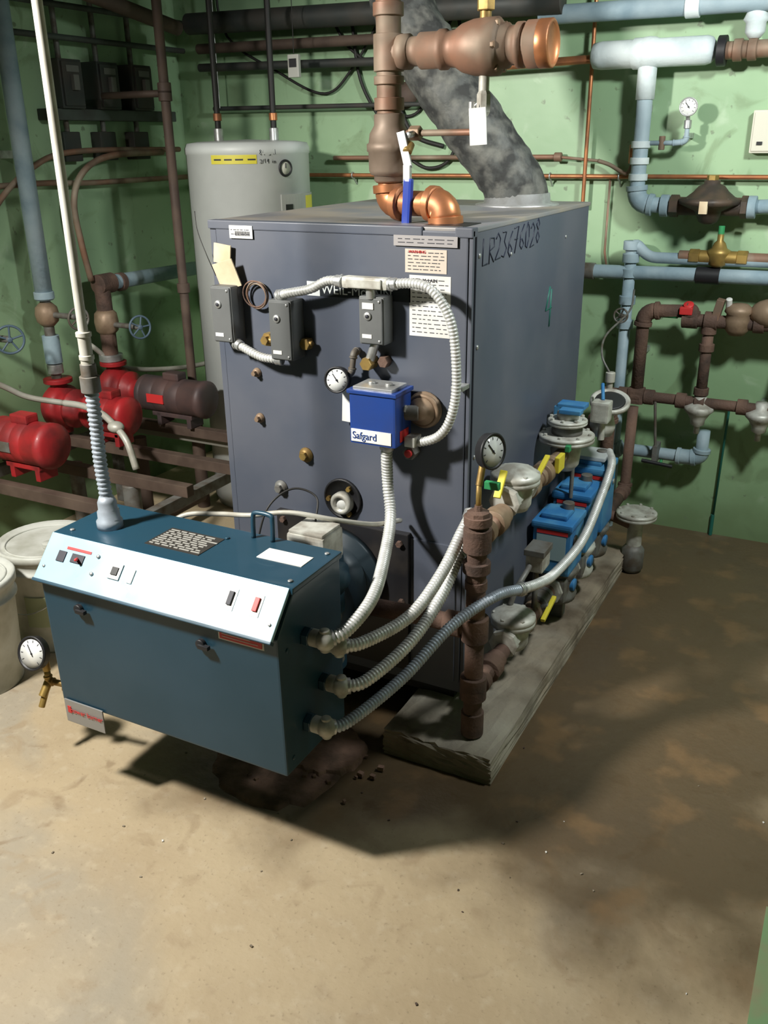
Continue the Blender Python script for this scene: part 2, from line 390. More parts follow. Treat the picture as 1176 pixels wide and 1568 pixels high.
b.box((-1.637,f-.016,1.335),(-1.58,f-.012,1.388),beige,.001,Matrix.Rotation(.12,4,'Y'))
b.box((-1.622,f-.030,1.268),(-1.552,f-.026,1.345),beige,.001,Matrix.Rotation(-.28,4,'Y')@Matrix.Rotation(.15,4,'X'))
b.cable([(-1.64,f-.01,1.30),(-1.66,f-.02,1.36),(-1.70,f+.0,1.42),(-1.72,f+.02,1.47)],.0012,rubber,6)
def ctl(x0,x1,z0,z1,d):
    b.box((x0,f-d,z0),(x1,f,z1),gbox,.008); b.box((x0+.004,f-d-.004,z0+.004),(x1-.004,f-d+.004,z1-.004),gbox,.003)
    b.collar(((x0+x1)/2-.008,f-d-.005,z1-.050),(0,1,0),.011,.006,steel); b.collar(((x0+x1)/2-.008,f-d-.009,z1-.050),(0,1,0),.005,.004,ink)
    b.box((x0+.012,f-d-.0055,z0+.018),(x0+.040,f-d-.0035,z0+.028),white,0)
    for zz in (z0+.012,z1-.012): b.collar((x1-.012,f-d-.005,zz),(0,1,0),.0035,.003,steel)
ctl(-1.628,-1.556,1.122,1.280,.058)
ctl(-1.430,-1.356,1.090,1.255,.064)
ctl(-1.154,-1.080,1.155,1.280,.054)
b.box((-1.14,f-.0605,1.248),(-1.108,f-.056,1.264),white,0)
b.torus((-1.5,f-.012,1.255),(0,1,0),.036,.0025,coppl); b.torus((-1.498,f-.018,1.252),(0.1,1,0),.034,.0022,coppl); b.torus((-1.502,f-.022,1.258),(-.1,1,0.05),.036,.0022,rust)
b.hexn((-1.465,f,1.135),(-1.465,f-.03,1.135),.02,brass); b.hexn((-1.465,f-.03,1.135),(-1.465,f-.045,1.135),.013,brass); b.cyl((-1.465,f-.03,1.135),(-1.42,f-.03,1.135),.008,brass)
b.hexn((-1.342,f,1.132),(-1.342,f-.03,1.132),.017,brass); b.cyl((-1.36,f-.02,1.135),(-1.32,f-.02,1.135),.007,brass)
b.hexn((-1.140,f,1.10),(-1.140,f-.05,1.10),.018,brass); b.cyl((-1.140,f-.03,1.10),(-1.118,f-.03,1.158),.012,steel)
b.hexn((-1.100,f,1.105),(-1.100,f-.028,1.105),.016,rust)
b.pipe([(-1.185,f,1.125),(-1.185,f-.03,1.125),(-1.19,f-.035,1.068),(-1.215,f-.035,1.06)],.008,castd,castd)
b.gauge((-1.222,f-.06,1.053),(.12,-1,.1),.034)
b.cyl((-1.222,f,1.053),(-1.222,f-.045,1.053),.007,brass)
b.box((-1.232,f-.02,.925),(-1.190,f-.018,1.012),white,0,Matrix.Rotation(.05,4,'Y'))
b.box((-1.195,f-.072,1.298),(-1.062,f-.038,1.330),cast,.012); b.box((-1.178,f-.077,1.302),(-1.077,f-.070,1.326),cast,.004)
b.cyl((-1.118,f-.05,1.275),(-1.118,f-.055,1.305),.013,steel)
b.flex([(-1.405,f-.045,1.262),(-1.37,f-.055,1.273),(-1.30,f-.055,1.288),(-1.245,f-.055,1.312),(-1.195,f-.058,1.314)],.0122,flexm)
b.flex([(-1.062,f-.058,1.314),(-1.00,f-.06,1.320),(-.945,f-.065,1.31),(-.90,f-.065,1.26),(-.880,f-.062,1.19),(-.873,f-.06,1.07),(-.888,f-.06,.985),(-.92,f-.06,.935),(-.97,f-.06,.912),(-1.00,f-.06,.912)],.0122,flexm)
b.flex([(-1.565,f-.04,1.120),(-1.54,f-.045,1.112),(-1.48,f-.05,1.092),(-1.44,f-.05,1.088),(-1.405,f-.045,1.088)],.012,flexm)
b.box((-.895,f-.045,1.055),(-.862,f,1.067),steel,.002)
def q(x): return x+.046
b.box((q(-1.195),f-.125,.905),(q(-1.06),f-.03,1.048),safb,.006)
b.box((q(-1.200),f-.130,1.041),(q(-1.055),f-.025,1.052),safb,.003)
b.box((q(-1.185),f-.122,1.051),(q(-1.07),f-.035,1.060),steel,.002); b.collar((q(-1.15),f-.08,1.062),(0,0,1),.010,.008,steel); b.collar((q(-1.10),f-.08,1.062),(0,0,1),.010,.008,steel)
b.box((q(-1.190),f-.1275,.912),(q(-1.072),f-.1245,.946),white,0)
b.text('Safgard',(q(-1.186),f-.1285,.920),.028,safb,name='safety_box_lettering',sx=.9)
b.box((q(-1.0598),f-.10,.915),(q(-1.0585),f-.05,.945),redl,0)
b.collar((q(-1.058),f-.07,1.0),(1,0,0),.01,.006,steel)
b.lathe((-.985,f,.985),(0,-1,0),[(.048,0),(.050,.01),(.042,.02),(.035,.035),(.022,.042),(.02,.05)],bronze,20)
b.torus((-.982,f-.022,.985),(0,1,0),.040,.007,bronze)
b.cyl((q(-1.075),f-.06,.985),(-.985,f-.045,.985),.02,castd)
b.box((q(-1.055),f-.085,.900),(q(-1.025),f-.04,.928),cast,.004)
b.hexn((-1.02,f,.865),(-1.02,f-.035,.865),.02,castd); b.collar((-1.02,f-.038,.865),(0,1,0),.011,.008,redl)
for x,z,r,m in ((-1.525,1.03,.011,bronze),(-1.525,.893,.012,bronze),(-1.370,.80,.018,brass),(-1.465,.683,.018,castd),(-1.094,.568,.016,rust)):
    b.lathe((x,f,z),(0,-1,0),[(r*1.25,0),(r*1.25,.004),(r,.006),(r,.012)],castd if m is castd else m,20); b.hexn((x,f-.01,z),(x,f-.024,z),r*.7,m)
b.lathe((-1.25,f,.683),(0,-1,0),[(.062,0),(.062,.006),(.056,.01),(.056,.006),(0,.006)],black,32)
b.lathe((-1.245,f-.005,.675),(0,-1,0),[(.034,0),(.034,.02),(.028,.026),(.020,.026),(.018,.014),(0,.014)],cast,28)
b.lathe((-1.245,f-.02,.675),(0,-1,0),[(.018,0),(.018,.003),(0,.003)],glass,20)
for a in (60,180,300): b.hexn((-1.247+.045*math.cos(math.radians(a)),f-.004,.68+.045*math.sin(math.radians(a))),(-1.247+.045*math.cos(math.radians(a)),f-.018,.68+.045*math.sin(math.radians(a))),.008,brass)
b.done()

# ------------------------------------------------------------------ burner
o=O('gas_burner')
XL,XR=-1.722,-1.008
prof=[(1.41,.275),(1.405,.645),(1.475,.730),(1.68,.730),(1.68,.275)]
o.prism(prof,XL,XR,burn,.005)
sl=V((0,.078,.087)); L=sl.length; ang=math.atan2(.087,.078)
Rp=Matrix.Rotation(ang,4,'X')
def onp(x,s_,h=0):
    d=sl.normalized(); n=V((0,-d.z,d.y)); return V((x,1.399,.645))+d*s_+n*h
def pbox(x0,x1,s0,s1,h0,h1,m,bev=.001):
    c=onp((x0+x1)/2,(s0+s1)/2,(h0+h1)/2); o.cb(c,(x1-x0,s1-s0,h1-h0),m,bev,Rp)
pbox(XL-.006,XR-.006,-.006,L+.002,.000,.010,panel,.002)
pbox(XL-.008,XR-.004,-.012,-.004,-.004,.012,burn,.002)
o.prism([(1.470,.724),(1.472,.740),(1.69,.740),(1.69,.724)],XL-.006,XR+.002,burn,.004)
pbox(-1.68,-1.655,.05,.078,.010,.013,ink); pbox(-1.635,-1.595,.055,.078,.010,.013,ink)
o.cyl(onp(-1.615,.066,.012),onp(-1.602,.060,.030),.004,redl,8)
for s_ in (.04,.085): o.collar(onp(-1.555,s_,.012),onp(0,0,1)-onp(0,0,0),.005,.006,steel)
o.collar(onp(-1.71,.03,.011),onp(0,0,1)-onp(0,0,0),.004,.004,steel); o.collar(onp(-1.03,.03,.011),onp(0,0,1)-onp(0,0,0),.004,.004,steel)
pbox(-1.505,-1.470,.04,.08,.010,.014,steel); pbox(-1.497,-1.478,.05,.07,.014,.017,black)
pbox(-1.445,-1.430,.04,.075,.010,.013,white)
for x,m in ((-1.155,ink),(-1.085,redl)): pbox(x,x+.012,.050,.082,.010,.016,m); pbox(x-.005,x+.020,.038,.090,.010,.0115,white)
pbox(-1.66,-1.58,.085,.092,.010,.0115,redl)
ff=1.407
for x in (-1.60,-1.22):
    o.collar((x,ff-.005,.582),(0,1,0),.013,.014,black); o.cb((x+.012,ff-.012,.580),(.03,.012,.010),black,.002)
o.box((-1.165,ff-.004,.612),(-1.050,ff+.002,.640),redl,0); o.box((-1.170,ff-.002,.608),(-1.045,ff+.002,.644),white,0)
for i in range(3): o.box((-1.158,ff-.0045,.618+i*.007),(-1.06-.02*i,ff-.0035,.6195+i*.007),white,0)
o.box((XL+.01,ff-.004,.215),(XL+.145,ff,.285),mat('dull_metal_plate',(.30,.30,.30),.4,.4),.002)
o.text('power burner',(XL+.03,ff-.006,.250),.020,redl,name='plate_lettering'); o.box((XL+.02,ff-.0052,.246),(XL+.032,ff-.003,.266),redl,0)
for z in (.31,.60): o.collar((XR,1.44,z),(1,0,0),.006,.006,burn)
zt=.740
def tbox(cx,cy,sx,sy,m,h=.0015,a=0,z=zt): o.cb((cx,cy,z+h/2),(sx,sy,h),m,0,Matrix.Rotation(a,4,'Z'))
tbox(-1.385,1.57,.165,.105,mat('nameplate_dark',(.05,.045,.04),.4,.3)); 
rr=random.Random(3)
for i in range(9):
    x=-1.46
    while x<-1.32:
        l=rr.uniform(.006,.03); tbox(min(x+l/2,-1.315),1.528+i*.0105,l,.0042,mat('plate_silver',(.55,.54,.50),.35,.4),.001,0,zt+.0016); x+=l+rr.uniform(.003,.008)
tbox(-1.11,1.60,.125,.055,white)
o.collar((-1.30,1.63,zt+.002),(0,0,1),.006,.005,burn)
for x in (-1.69,-1.03):
    for y in (1.50,1.66): o.collar((x,y,zt+.002),(0,0,1),.006,.004,steel)
o.tube(cr([(-1.245,1.665,zt),(-1.245,1.668,zt+.05),(-1.238,1.67,zt+.066),(-1.195,1.67,zt+.066),(-1.188,1.668,zt+.05),(-1.188,1.665,zt)]),.006,burn,10)
o.box((-1.66,1.68,.30),(-1.10,1.86,.65),burn,.012)
drumm=mat('blast_tube_black_blue',(.010,.020,.028),.45,.1)
o.lathe((-1.27,1.80,.44),(0,1,0),[(.16,0),(.175,.01),(.175,.10),(.16,.11),(.13,.13),(.12,.27),(.16,.27),(.16,.295)],drumm,36)
o.box((-1.20,1.74,.65),(-1.09,1.84,.732),cast,.01); o.box((-1.195,1.745,.732),(-1.095,1.835,.740),cast,.003)
o.lathe((-1.09,1.80,.60),(1,0,0),[(.04,-.03),(.045,0),(.045,.012),(.03,.014),(.02,.03),(0,.03)],burn,20)
o.collar((-1.085,1.77,.50),(1,0,0),.018,.03,castd)
for y,z in ((1.73,.42),(1.73,.52),(1.80,.36)): o.hexn((-1.10,y,z),(-1.08,y,z),.012,castd)
o.cable([(-1.62,1.74,.655),(-1.56,1.78,.70),(-1.45,1.79,.72),(-1.33,1.77,.745),(-1.22,1.79,.765),(-1.12,1.84,.745),(-1.06,1.95,.70),(-1.05,2.09,.66)],.007,pvc,8)
o.cable([(-1.16,1.82,.74),(-1.18,1.86,.79),(-1.24,1.84,.81),(-1.28,1.78,.77),(-1.3,1.74,.66)],.003,rubber,6)
for y,z in ((1.515,.60),(1.575,.555),(1.58,.44),(1.505,.37)):
    o.hexn((XR,y,z),(-.990,y,z),.024,burn)
    o.cyl((-.990,y,z),(-.966,y,z),.021,cast); o.sph((-.955,y,z),.025,cast); o.collar((-.955,y,z),(0,0,1),.012,.056,cast)
o.pipe([(XL,1.52,.235),(-1.88,1.50,.235),(-1.88,1.50,.275)],.009,brass,brass); o.cyl((XL+.02,1.52,.235),(XL+.02,1.52,.29),.012,brass)
o.cyl((-1.88,1.50,.27),(-1.88,1.50,.30),.011,brass); o.hexn((-1.82,1.50,.235),(-1.79,1.51,.235),.018,brass); o.cyl((-1.88,1.50,.235),(-1.88,1.47,.20),.012,brass); o.cyl((-1.88,1.46,.17),(-1.88,1.5,.235),.009,brass)
o.gauge((-1.895,1.475,.335),(.05,-1,.35),.047)
R1=.0155
o.flex([(-.955,1.515,.60),(-.925,1.56,.61),(-.92,1.68,.64),(-.99,1.88,.655),(-1.04,2.01,.70),(-1.065,2.045,.78),(-1.065,2.04,.86),(-1.06,2.035,.905)],R1,flexm)
o.flex([(-.955,1.575,.555),(-.915,1.62,.55),(-.86,1.76,.565),(-.84,1.90,.62),(-.835,2.02,.69),(-.835,2.09,.72)],R1,flexm)
o.flex([(-.955,1.58,.44),(-.91,1.62,.445),(-.86,1.76,.49),(-.84,1.90,.555),(-.835,2.01,.63),(-.83,2.09,.66)],R1,flexm)
o.flex([(-.955,1.505,.37),(-.92,1.55,.37),(-.86,1.72,.41),(-.80,1.88,.49),(-.735,2.02,.525),(-.70,2.14,.50)],.0145,flexd,ends=True)
o.flex([(-.70,2.14,.50),(-.685,2.24,.475),(-.675,2.36,.455),(-.665,2.60,.46),(-.68,2.85,.50),(-.70,3.08,.56),(-.74,3.2,.57)],.0145,flexm,ends=False)
o.done()

# ------------------------------------------------------------------ gas train
g=O('gas_train'); gx=-.78
def g_body(x,y,z,R=.062):
    g.lathe((x,y,z-.05),(0,0,1),[(.025,0),(.04,.004),(.048,.02),(.05,.06),(.045,.075),(R,.082),(R,.094),(R*.97,.096),(R,.098),(R,.110),(R*.9,.114),(R*.75,.122),(R*.4,.130),(0,.132)],cast,28)
    for i in range(6):
        a=i*math.pi/3+.3; g.hexn((x+R*.82*math.cos(a),y+R*.82*math.sin(a),z+.060),(x+R*.82*math.cos(a),y+R*.82*math.sin(a),z+.068),.008,cast)
    for sgn in (-1,1): g.lathe((x,y+sgn*.035,z),(0,sgn,0),[(.04,0),(.04,.03),(.045,.032),(.045,.048),(.036,.05)],cast,8,False)
gy=1.995
g.cyl((gx,gy,.12),(gx,gy,.755),.026,rust,20)
for z0,z1,r in ((.092,.165,.032),(.21,.28,.037),(.395,.465,.037),(.55,.575,.030),(.60,.63,.037),(.66,.725,.037),(.735,.76,.037)): g.collar((gx,gy,(z0+z1)/2),(0,0,1),r,z1-z0,rust)
g.lathe((gx,gy,.76),(0,0,1),[(.032,0),(.030,.010),(.012,.014),(.010,.028),(0,.028)],rust,8,False)
g.pipe([(gx,gy,.43),(-.93,gy,.43),(-1.10,1.98,.43)],.026,rust); g.collar((-.84,gy,.43),(1,0,0),.035,.05,rust)
g.pipe([(gx,gy,.775),(gx,gy,.85)],.007,brass); g.cyl((gx,gy,.84),(gx+.0,2.02,.90),.009,brass)
g.gauge((gx+.03,2.00,.935),(1,-.35,.12),.044); g.box((gx+.0,2.03,.82),(gx+.04,2.045,.84),grn,.002)
for zz,yb in ((.695,2.27),(.235,2.31)):
    up=zz>.5
    g.pipe([(gx,gy,zz),(gx,yb,zz)],.025,rust if not up else coppl)
    g.collar((gx,2.045,zz),(0,1,0),.034,.03,rust if not up else bronze); g.collar((gx,2.12,zz),(0,1,0),.038,.045,rust if not up else bronze); g.collar((gx,2.165,zz),(0,1,0),.031,.03,bronze if up else rust)
g_body(gx,2.31,.255,.068); g_body(gx,2.27,.725,.070)
g.pipe([(gx,2.27,.70),(gx,2.75,.70)],.024,bronze)
for y,r,Ln in ((2.40,.034,.04),(2.48,.030,.02),(2.53,.036,.045),(2.60,.032,.03)): g.collar((gx,y,.70),(0,1,0),r,Ln,bronze)
g.box((gx+.02,2.33,.745),(gx+.035,2.48,.755),yel,.003,Matrix.Rotation(.35,4,'X')); g.box((gx-.02,2.14,.775),(gx+.0,2.22,.785),yel,.003,Matrix.Rotation(.9,4,'X'))
g.box((gx+.03,2.54,.70),(gx+.045,2.60,.75),yel,.003); g.box((gx+.025,2.66,.73),(gx+.04,2.70,.75),grn,.003)
def disc(x,y,z,R,h=.028,m=cast):
    g.lathe((x,y,z),(0,0,1),[(R*.9,0),(R,.004),(R,h*.4),(R*.98,h*.45),(R*.98,h*.55),(R,h*.6),(R,h-.004),(R*.9,h)],m,32)
    for i in range(8):
        a=i*math.pi/4; g.hexn((x+R*.85*math.cos(a),y+R*.85*math.sin(a),z+h),(x+R*.85*math.cos(a),y+R*.85*math.sin(a),z+h+.006),.006,m)
g.lathe((gx,2.76,.64),(0,0,1),[(.03,0),(.045,.02),(.05,.07),(.035,.10)],cast,24)
disc(gx,2.76,.735,.090); g.lathe((gx,2.76,.76),(0,0,1),[(.05,0),(.05,.02),(.045,.03),(.045,.04)],castd,20); disc(gx,2.76,.792,.064,.02); g.lathe((gx,2.76,.812),(0,0,1),[(.035,0),(.035,.022),(.028,.026)],cast,20)
g.box((gx-.02,2.72,.835),(gx+.05,2.76,.849),valb,.003); g.box((gx-.05,2.80,.830),(gx+.04,2.86,.845),valb,.003); g.box((gx-.06,2.80,.77),(gx-.04,2.82,.835),valb,.003)
g.pipe([(gx,2.76,.70),(gx,3.20,.70),(gx,3.32,.70),(gx,3.32,.30)],.026,rust,rust)
g.box((gx+.04,2.88,.77),(gx+.10,2.94,.84),cast,.008); g.cyl((gx+.07,2.93,.70),(gx+.07,2.93,.78),.012,cast); g.cyl((gx+.07,2.92,.84),(gx+.05,2.98,.88),.006,valb)
g.lathe((gx+.05,3.02,.69),(0,0,1),[(.035,0),(.045,.03),(.035,.07),(.022,.09)],cast,20)
g.lathe((gx+.07,3.02,.800),(.12,-.35,.93),[(.056,0),(.068,.006),(.068,.018),(.060,.022),(.055,.016),(0,.016)],cast,32); g.lathe((gx+.07,3.02,.800),(.12,-.35,.93),[(.052,.017),(.045,.019),(0,.019)],black,24)
g.cyl((gx+.05,3.02,.76),(gx+.07,3.02,.805),.02,cast); g.cyl((gx+.04,3.12,.70),(gx+.04,3.12,.86),.011,pvc); g.collar((gx+.04,3.12,.87),(0,0,1),.017,.035,pvc)
g.cable([(gx+.04,3.12,.88),(gx-.0,3.14,.94),(gx-.03,3.3,.98),(-.80,3.6,1.02),(-.82,3.74,1.08)],.004,castd,6)
g.pipe([(gx,2.31,.235),(gx,3.32,.235),(gx,3.60,.235)],.026,rust)
for y,r,Ln in ((2.42,.036,.04),(2.50,.032,.03),(2.56,.040,.05),(2.61,.034,.02)): g.collar((gx,y,.235),(0,1,0),r,Ln,bronze if y<2.52 else castd)
g.cyl((gx,2.51,.235),(gx+.05,2.51,.26),.010,castd); g.box((gx+.045,2.44,.250),(gx+.06,2.56,.262),yel,.004,Matrix.Rotation(.25,4,'X'))
def actuator(y,z,flash=False):
    g.lathe((gx,y,.17),(0,0,1),[(.05,0),(.07,.01),(.075,.03),(.06,.05),(.062,.09),(.075,.11),(.075,.125)],castd if not flash else cast,24)
    g.cb((gx,y,.235),(.11,.15,.09),castd,.015)
    for s_ in (-1,1): g.lathe((gx,y+s_*.065,.235),(0,s_,0),[(.045,0),(.05,.004),(.05,.02),(.04,.022)],cast,8,False)
    g.collar((gx+.06,y,.235),(1,0,0),.022,.02,valb)
    g.box((gx-.065,y-.08,.295),(gx+.065,y+.08,z),valb,.012)
    g.box((gx-.07,y-.085,z-.012),(gx+.07,y+.085,z+.012),valb,.008)
    g.box((gx-.05,y-.05,z+.012),(gx+.04,y+.05,z+.03),valb,.008)
    g.collar((gx+.067,y-.03,z-.06),(1,0,0),.022,.006,black); g.collar((gx+.067,y+.045,z-.07),(1,0,0),.010,.006,steel)
    g.box((gx-.05,y-.082,z-.028),(gx+.055,y-.0795,z-.014),redl,0); g.box((gx-.05,y-.0815,z-.12),(gx+.05,y-.0795,z-.032),mat('actuator_label_gray',(.30,.42,.46),.5),0)
    g.cyl((gx+.02,y+.03,z+.02),(gx+.02,y+.03,z+.05),.02,castd)
actuator(2.74,.47); actuator(2.95,.50,True); actuator(3.15,.53)
g.box((gx-.06,3.10,.56),(gx+.05,3.22,.575),mat('pale_gray_cover',(.45,.48,.48),.4),.004)
g.cyl((gx,2.86,.50),(gx,2.86,.62),.007,castd)
g.box((gx-.02,2.44,.455),(gx+.045,2.53,.475),castd,.003); g.box((gx-.015,2.445,.40),(gx+.04,2.525,.455),cast,.006); g.cyl((gx+.01,2.48,.25),(gx+.01,2.48,.41),.009,castd)
g.cable([(gx+.0,2.45,.42),(gx+.0,2.40,.41),(gx-.01,2.36,.38),(gx-.02,2.33,.33)],.009,castd,8)
disc(-.66,3.42,.235,.080,.03); g.cyl((-.66,3.42,.10),(-.66,3.42,.24),.03,cast); g.lathe((-.66,3.42,.0),(0,0,1),[(.03,0),(.045,.02),(.045,.1),(.03,.12)],castd,20)
g.pipe([(gx,3.32,.235),(gx+.0,3.42,.235),(-.66,3.42,.2)],.022,rust)
g.pipe([(gx,3.55,.235),(gx,3.68,.235),(gx,3.72,.235),(gx,3.74,.60)],.022,rust,rust)
g.cb((gx,2.78,.13),(.05,.04,.09),castd,.003); g.cb((gx,3.15,.13),(.05,.04,.09),castd,.003)
g.done()

# ------------------------------------------------------------------ supply pipe on boiler
s=O('boiler_supply_pipe'); sx,sy,hz=-1.165,2.27,1.853
s.pipe([(-.985,2.23,1.42),(-.985,2.23,1.495),(sx,sy,1.495),(sx,sy,1.56)],.032,copper,copper,.05)
s.lathe((sx,sy,1.545),(0,0,1),[(.036,0),(.042,.006),(.042,.018),(.050,.02),(.055,.03),(.056,.075),(.060,.078),(.060,.095),(.055,.098),(.052,.12),(.040,.14),(.040,.165),(.034,.168)],bulge,28)
s.cyl((sx,sy,1.70),(sx,sy,2.60),.032,coppl,20)
for z,h in ((1.735,.03),(1.79,.02),(hz,.085),(1.95,.03),(2.01,.03)): s.collar((sx,sy,z),(0,0,1),.039,h,coppl)
s.cyl((sx,sy,hz),(-.74,sy,hz),.032,coppl)
s.lathe((sx+.03,sy,hz),(1,0,0),[(.034,0),(.041,.003),(.041,.03),(.034,.032),(.034,.06),(.042,.062),(.042,.11),(.046,.115),(.046,.13),(.040,.135),(.042,.155),(.054,.175),(.062,.205),(.064,.235),(.064,.265),(.056,.272),(.050,.275),(.050,.29),(.043,.295),(.043,.312),(.050,.315),(.050,.329),(.043,.331),(.043,.338),(.052,.341),(.052,.395),(.046,.40),(.046,.395)],coppl,30)
s.lathe((sx+.426,sy,hz),(1,0,0),[(.050,-.03),(.053,-.025),(.053,.002),(.046,.006),(.044,-.0),(0,-.0)],copper,28)
for a in range(6):
    t=a*math.pi/3; s.hexn((-.875,sy+.055*math.cos(t),hz+.055*math.sin(t)),(-.860,sy+.055*math.cos(t),hz+.055*math.sin(t)),.008,bronze)
s.cyl((-.905,sy,1.90),(-.905,sy,2.02),.014,brass); s.hexn((-.905,sy,1.93),(-.905,sy,1.96),.022,brass); s.box((-.97,sy-.01,2.0),(-.86,sy+.01,2.012),steel,.003); s.cyl((-.905,sy,2.02),(-.905,sy,2.60),.012,coppl)
s.cyl((-.905,sy,1.72),(-.905,sy,1.82),.013,cast); s.lathe((-.905,sy,1.70),(0,0,1),[(.012,0),(.018,.01),(.018,.05),(.012,.06)],cast,8,False); s.cyl((-.905,sy,1.74),(-.935,sy,1.72),.004,steel,8); s.cyl((-.935,sy,1.735),(-.935,sy,1.70),.009,steel,10)
s.box((-.932,sy-.022,1.635),(-.888,sy-.018,1.72),white,0,Matrix.Rotation(-.06,4,'Y')); s.tube([(-.91,sy-.018,1.71),(-.906,sy-.014,1.74)],.0015,ink,4)
s.cyl((sx+.04,sy,1.665),(-.91,sy,1.665),.008,coppl); s.hexn((-1.105,sy,1.665),(-1.075,sy,1.665),.018,bronze); s.collar((-.92,sy,1.665),(1,0,0),.012,.02,coppl)
s.cyl((-.912,sy,1.665),(-.912,sy,1.70),.008,coppl)
s.cyl((-1.09,sy,1.665),(-1.09,sy-.045,1.66),.008,steel); s.cyl((-1.09,sy-.05,1.62),(-1.09,sy-.03,1.64),.012,brass)
s.box((-1.108,sy-.052,1.58),(-1.086,sy-.046,1.67),steel,.001,Matrix.Rotation(-.25,4,'Y')); s.box((-1.098,sy-.058,1.535),(-1.078,sy-.046,1.590),steel,.002)
s.box((-1.100,sy-.062,1.42),(-1.076,sy-.044,1.558),mat('blue_lever_sleeve',(.02,.05,.32),.35),.007,Matrix.Rotation(.06,4,'Y'))
s.box((sx-.06,sy-.01,2.59),(sx+.06,sy+.01,2.599),steel,.001)
s.done()
fl=O('flue_pipe')
pts=resample(cr([(-1.05,2.95,1.45),(-1.06,2.94,1.51),(-1.13,2.92,1.61),(-1.23,2.90,1.74),(-1.34,2.9,1.88),(-1.44,2.9,2.05),(-1.48,2.9,2.30),(-1.48,2.9,2.60)],10),.02)
fl.tube(pts,[.098+random.uniform(-.003,.003)+(.006 if i%14<2 else 0) for i in range(len(pts))],foil,40)
fl.lathe((-1.05,2.95,1.445),(0,0,1),[(.135,0),(.135,.008),(.108,.012),(.105,.04),(.098,.042)],steel,32)
fl.done()

# ------------------------------------------------------------------ water piping on the back wall
def straps(o,pts,ywall=3.949,m=steel):
    for x,y,z in pts: o.box((x-.012,y-.004,z-.012),(x+.012,ywall,z+.012),m,.002)
w=O('insulated_water_piping'); y=3.85
w.pipe([(-.87,y,1.93),(-.87,y,1.40),(-.74,y,1.395)],.030,bluep,bluep,.055); w.pipe([(-.44,y,1.395),(-.36,y,1.40),(.5,y,1.40)],.026,bluep)
for x in (-.755,-.43): w.collar((x,y,1.395),(1,0,0),.042,.03,bluep); 
for z in (1.62,1.56,1.50): w.collar((-.87,y,z),(0,0,1),.037,.025,palep)
w.pipe([(-.87,y-.0,1.255),(-.87,y,.37),(-.87,y,.30)],.024,bluep); w.pipe([(-.87,y,1.19),(-.86,y,1.255),(-.80,y,1.195),(.5,y,1.20)],.022,bluep)
w.cyl((-1.04,y,1.13),(-.60,y,1.135),.028,bluep); w.cyl((-.52,y,1.135),(.5,y,1.14),.028,bluep); w.collar((-.56,y,1.135),(1,0,0),.034,.09,black); w.collar((-.30,y,1.135),(1,0,0),.036,.06,black)
w.cyl((-1.25,y,1.13),(-1.03,y,1.13),.016,castd); w.collar((-1.04,y,1.13),(1,0,0),.034,.05,castd)
for z in (1.24,1.19,1.13,1.02,.92): w.collar((-.87,y,z),(0,0,1),.034,.035,bluep)
w.cyl((-.87,y,.95),(-.87,y-.09,.97),.010,castd); w.wheel((-.87,y-.09,.97),(0,-1,.1),.028,castd,.004)
w.pipe([(-.87,y,.33),(-.87,y,.375),(-.56,y,.375),(-.50,y,.38),(-.50,y,.50)],.026,bluep,bluep)
w.cyl((-.87,y,0),(-.87,y,.33),.024,bluep)
w.cyl((-.66,y,.375),(-.66,y-.02,.33),.006,grn,8); w.cyl((-.68,3.78,.42),(-.70,3.78,.62),.006,castd,8); w.cyl((-.73,3.77,.36),(-.60,3.77,.35),.008,black); w.box((-.69,3.77,.35),(-.67,y,.43),castd,.002)
w.lathe((-1.09,y,1.94),(1,0,0),[(.025,0),(.045,.01),(.05,.04),(.05,.16),(.055,.165),(.055,.22),(.05,.225),(.05,.43),(.044,.45),(.03,.46)],palep,24)
w.sph((-.87,y,1.94),.058,palep,(1.3,1,1)); w.pipe([(-.87,y,1.94),(-.87,y,1.78)],.036,palep)
w.collar((-.605,y,1.935),(1,0,0),.052,.03,black); w.cyl((-.60,y,1.935),(.5,y,1.94),.030,coppl); 
for x in (-.55,-.50,-.40): w.collar((x,y,1.935),(1,0,0),.038,.03,coppl)
w.cyl((-1.75,y,1.915),(-1.08,y,1.93),.016,copper)
w.cyl((-1.3,y-.02,2.09),(.8,y-.02,2.08),.034,bluep); w.collar((-.72,y-.02,2.085),(1,0,0),.04,.05,palep)
w.lathe((-.50,y,1.97),(0,0,1),[(.02,0),(.035,.02),(.035,.05),(.045,.06),(.02,.12),(.012,.14)],palep,20)
straps(w,[(-.87,y+.02,1.75),(-.87,y+.02,.7),(-1.0,y+.02,1.13),(-.2,y+.02,1.19),(-.95,y+.03,1.94),(.2,y+.02,1.94),(.2,y+.02,1.40),(-1.1,y+.0,2.09),(.5,y,2.08)])
w.done()
p=O('pressure_reducing_valve')
iron=mat('valve_body_iron',(.045,.036,.03),.5,.2,(.09,.06,.04),14.,bump=.15)
p.lathe((-.585,y,1.33),(0,0,1),[(.02,0),(.035,.008),(.045,.03),(.06,.05),(.10,.068),(.118,.076),(.118,.092),(.09,.10),(.065,.12),(.048,.14),(.03,.148),(.03,.16),(0,.165)],iron,32)
p.cyl((-.715,y,1.395),(-.46,y,1.395),.034,iron); p.hexn((-.735,y,1.395),(-.70,y,1.395),.042,iron); p.hexn((-.47,y,1.395),(-.445,y,1.395),.042,iron)
p.hexn((-.585,y,1.48),(-.585,y,1.51),.022,brass); p.box((-.605,y-.122,1.375),(-.575,y-.105,1.42),beige,.001)
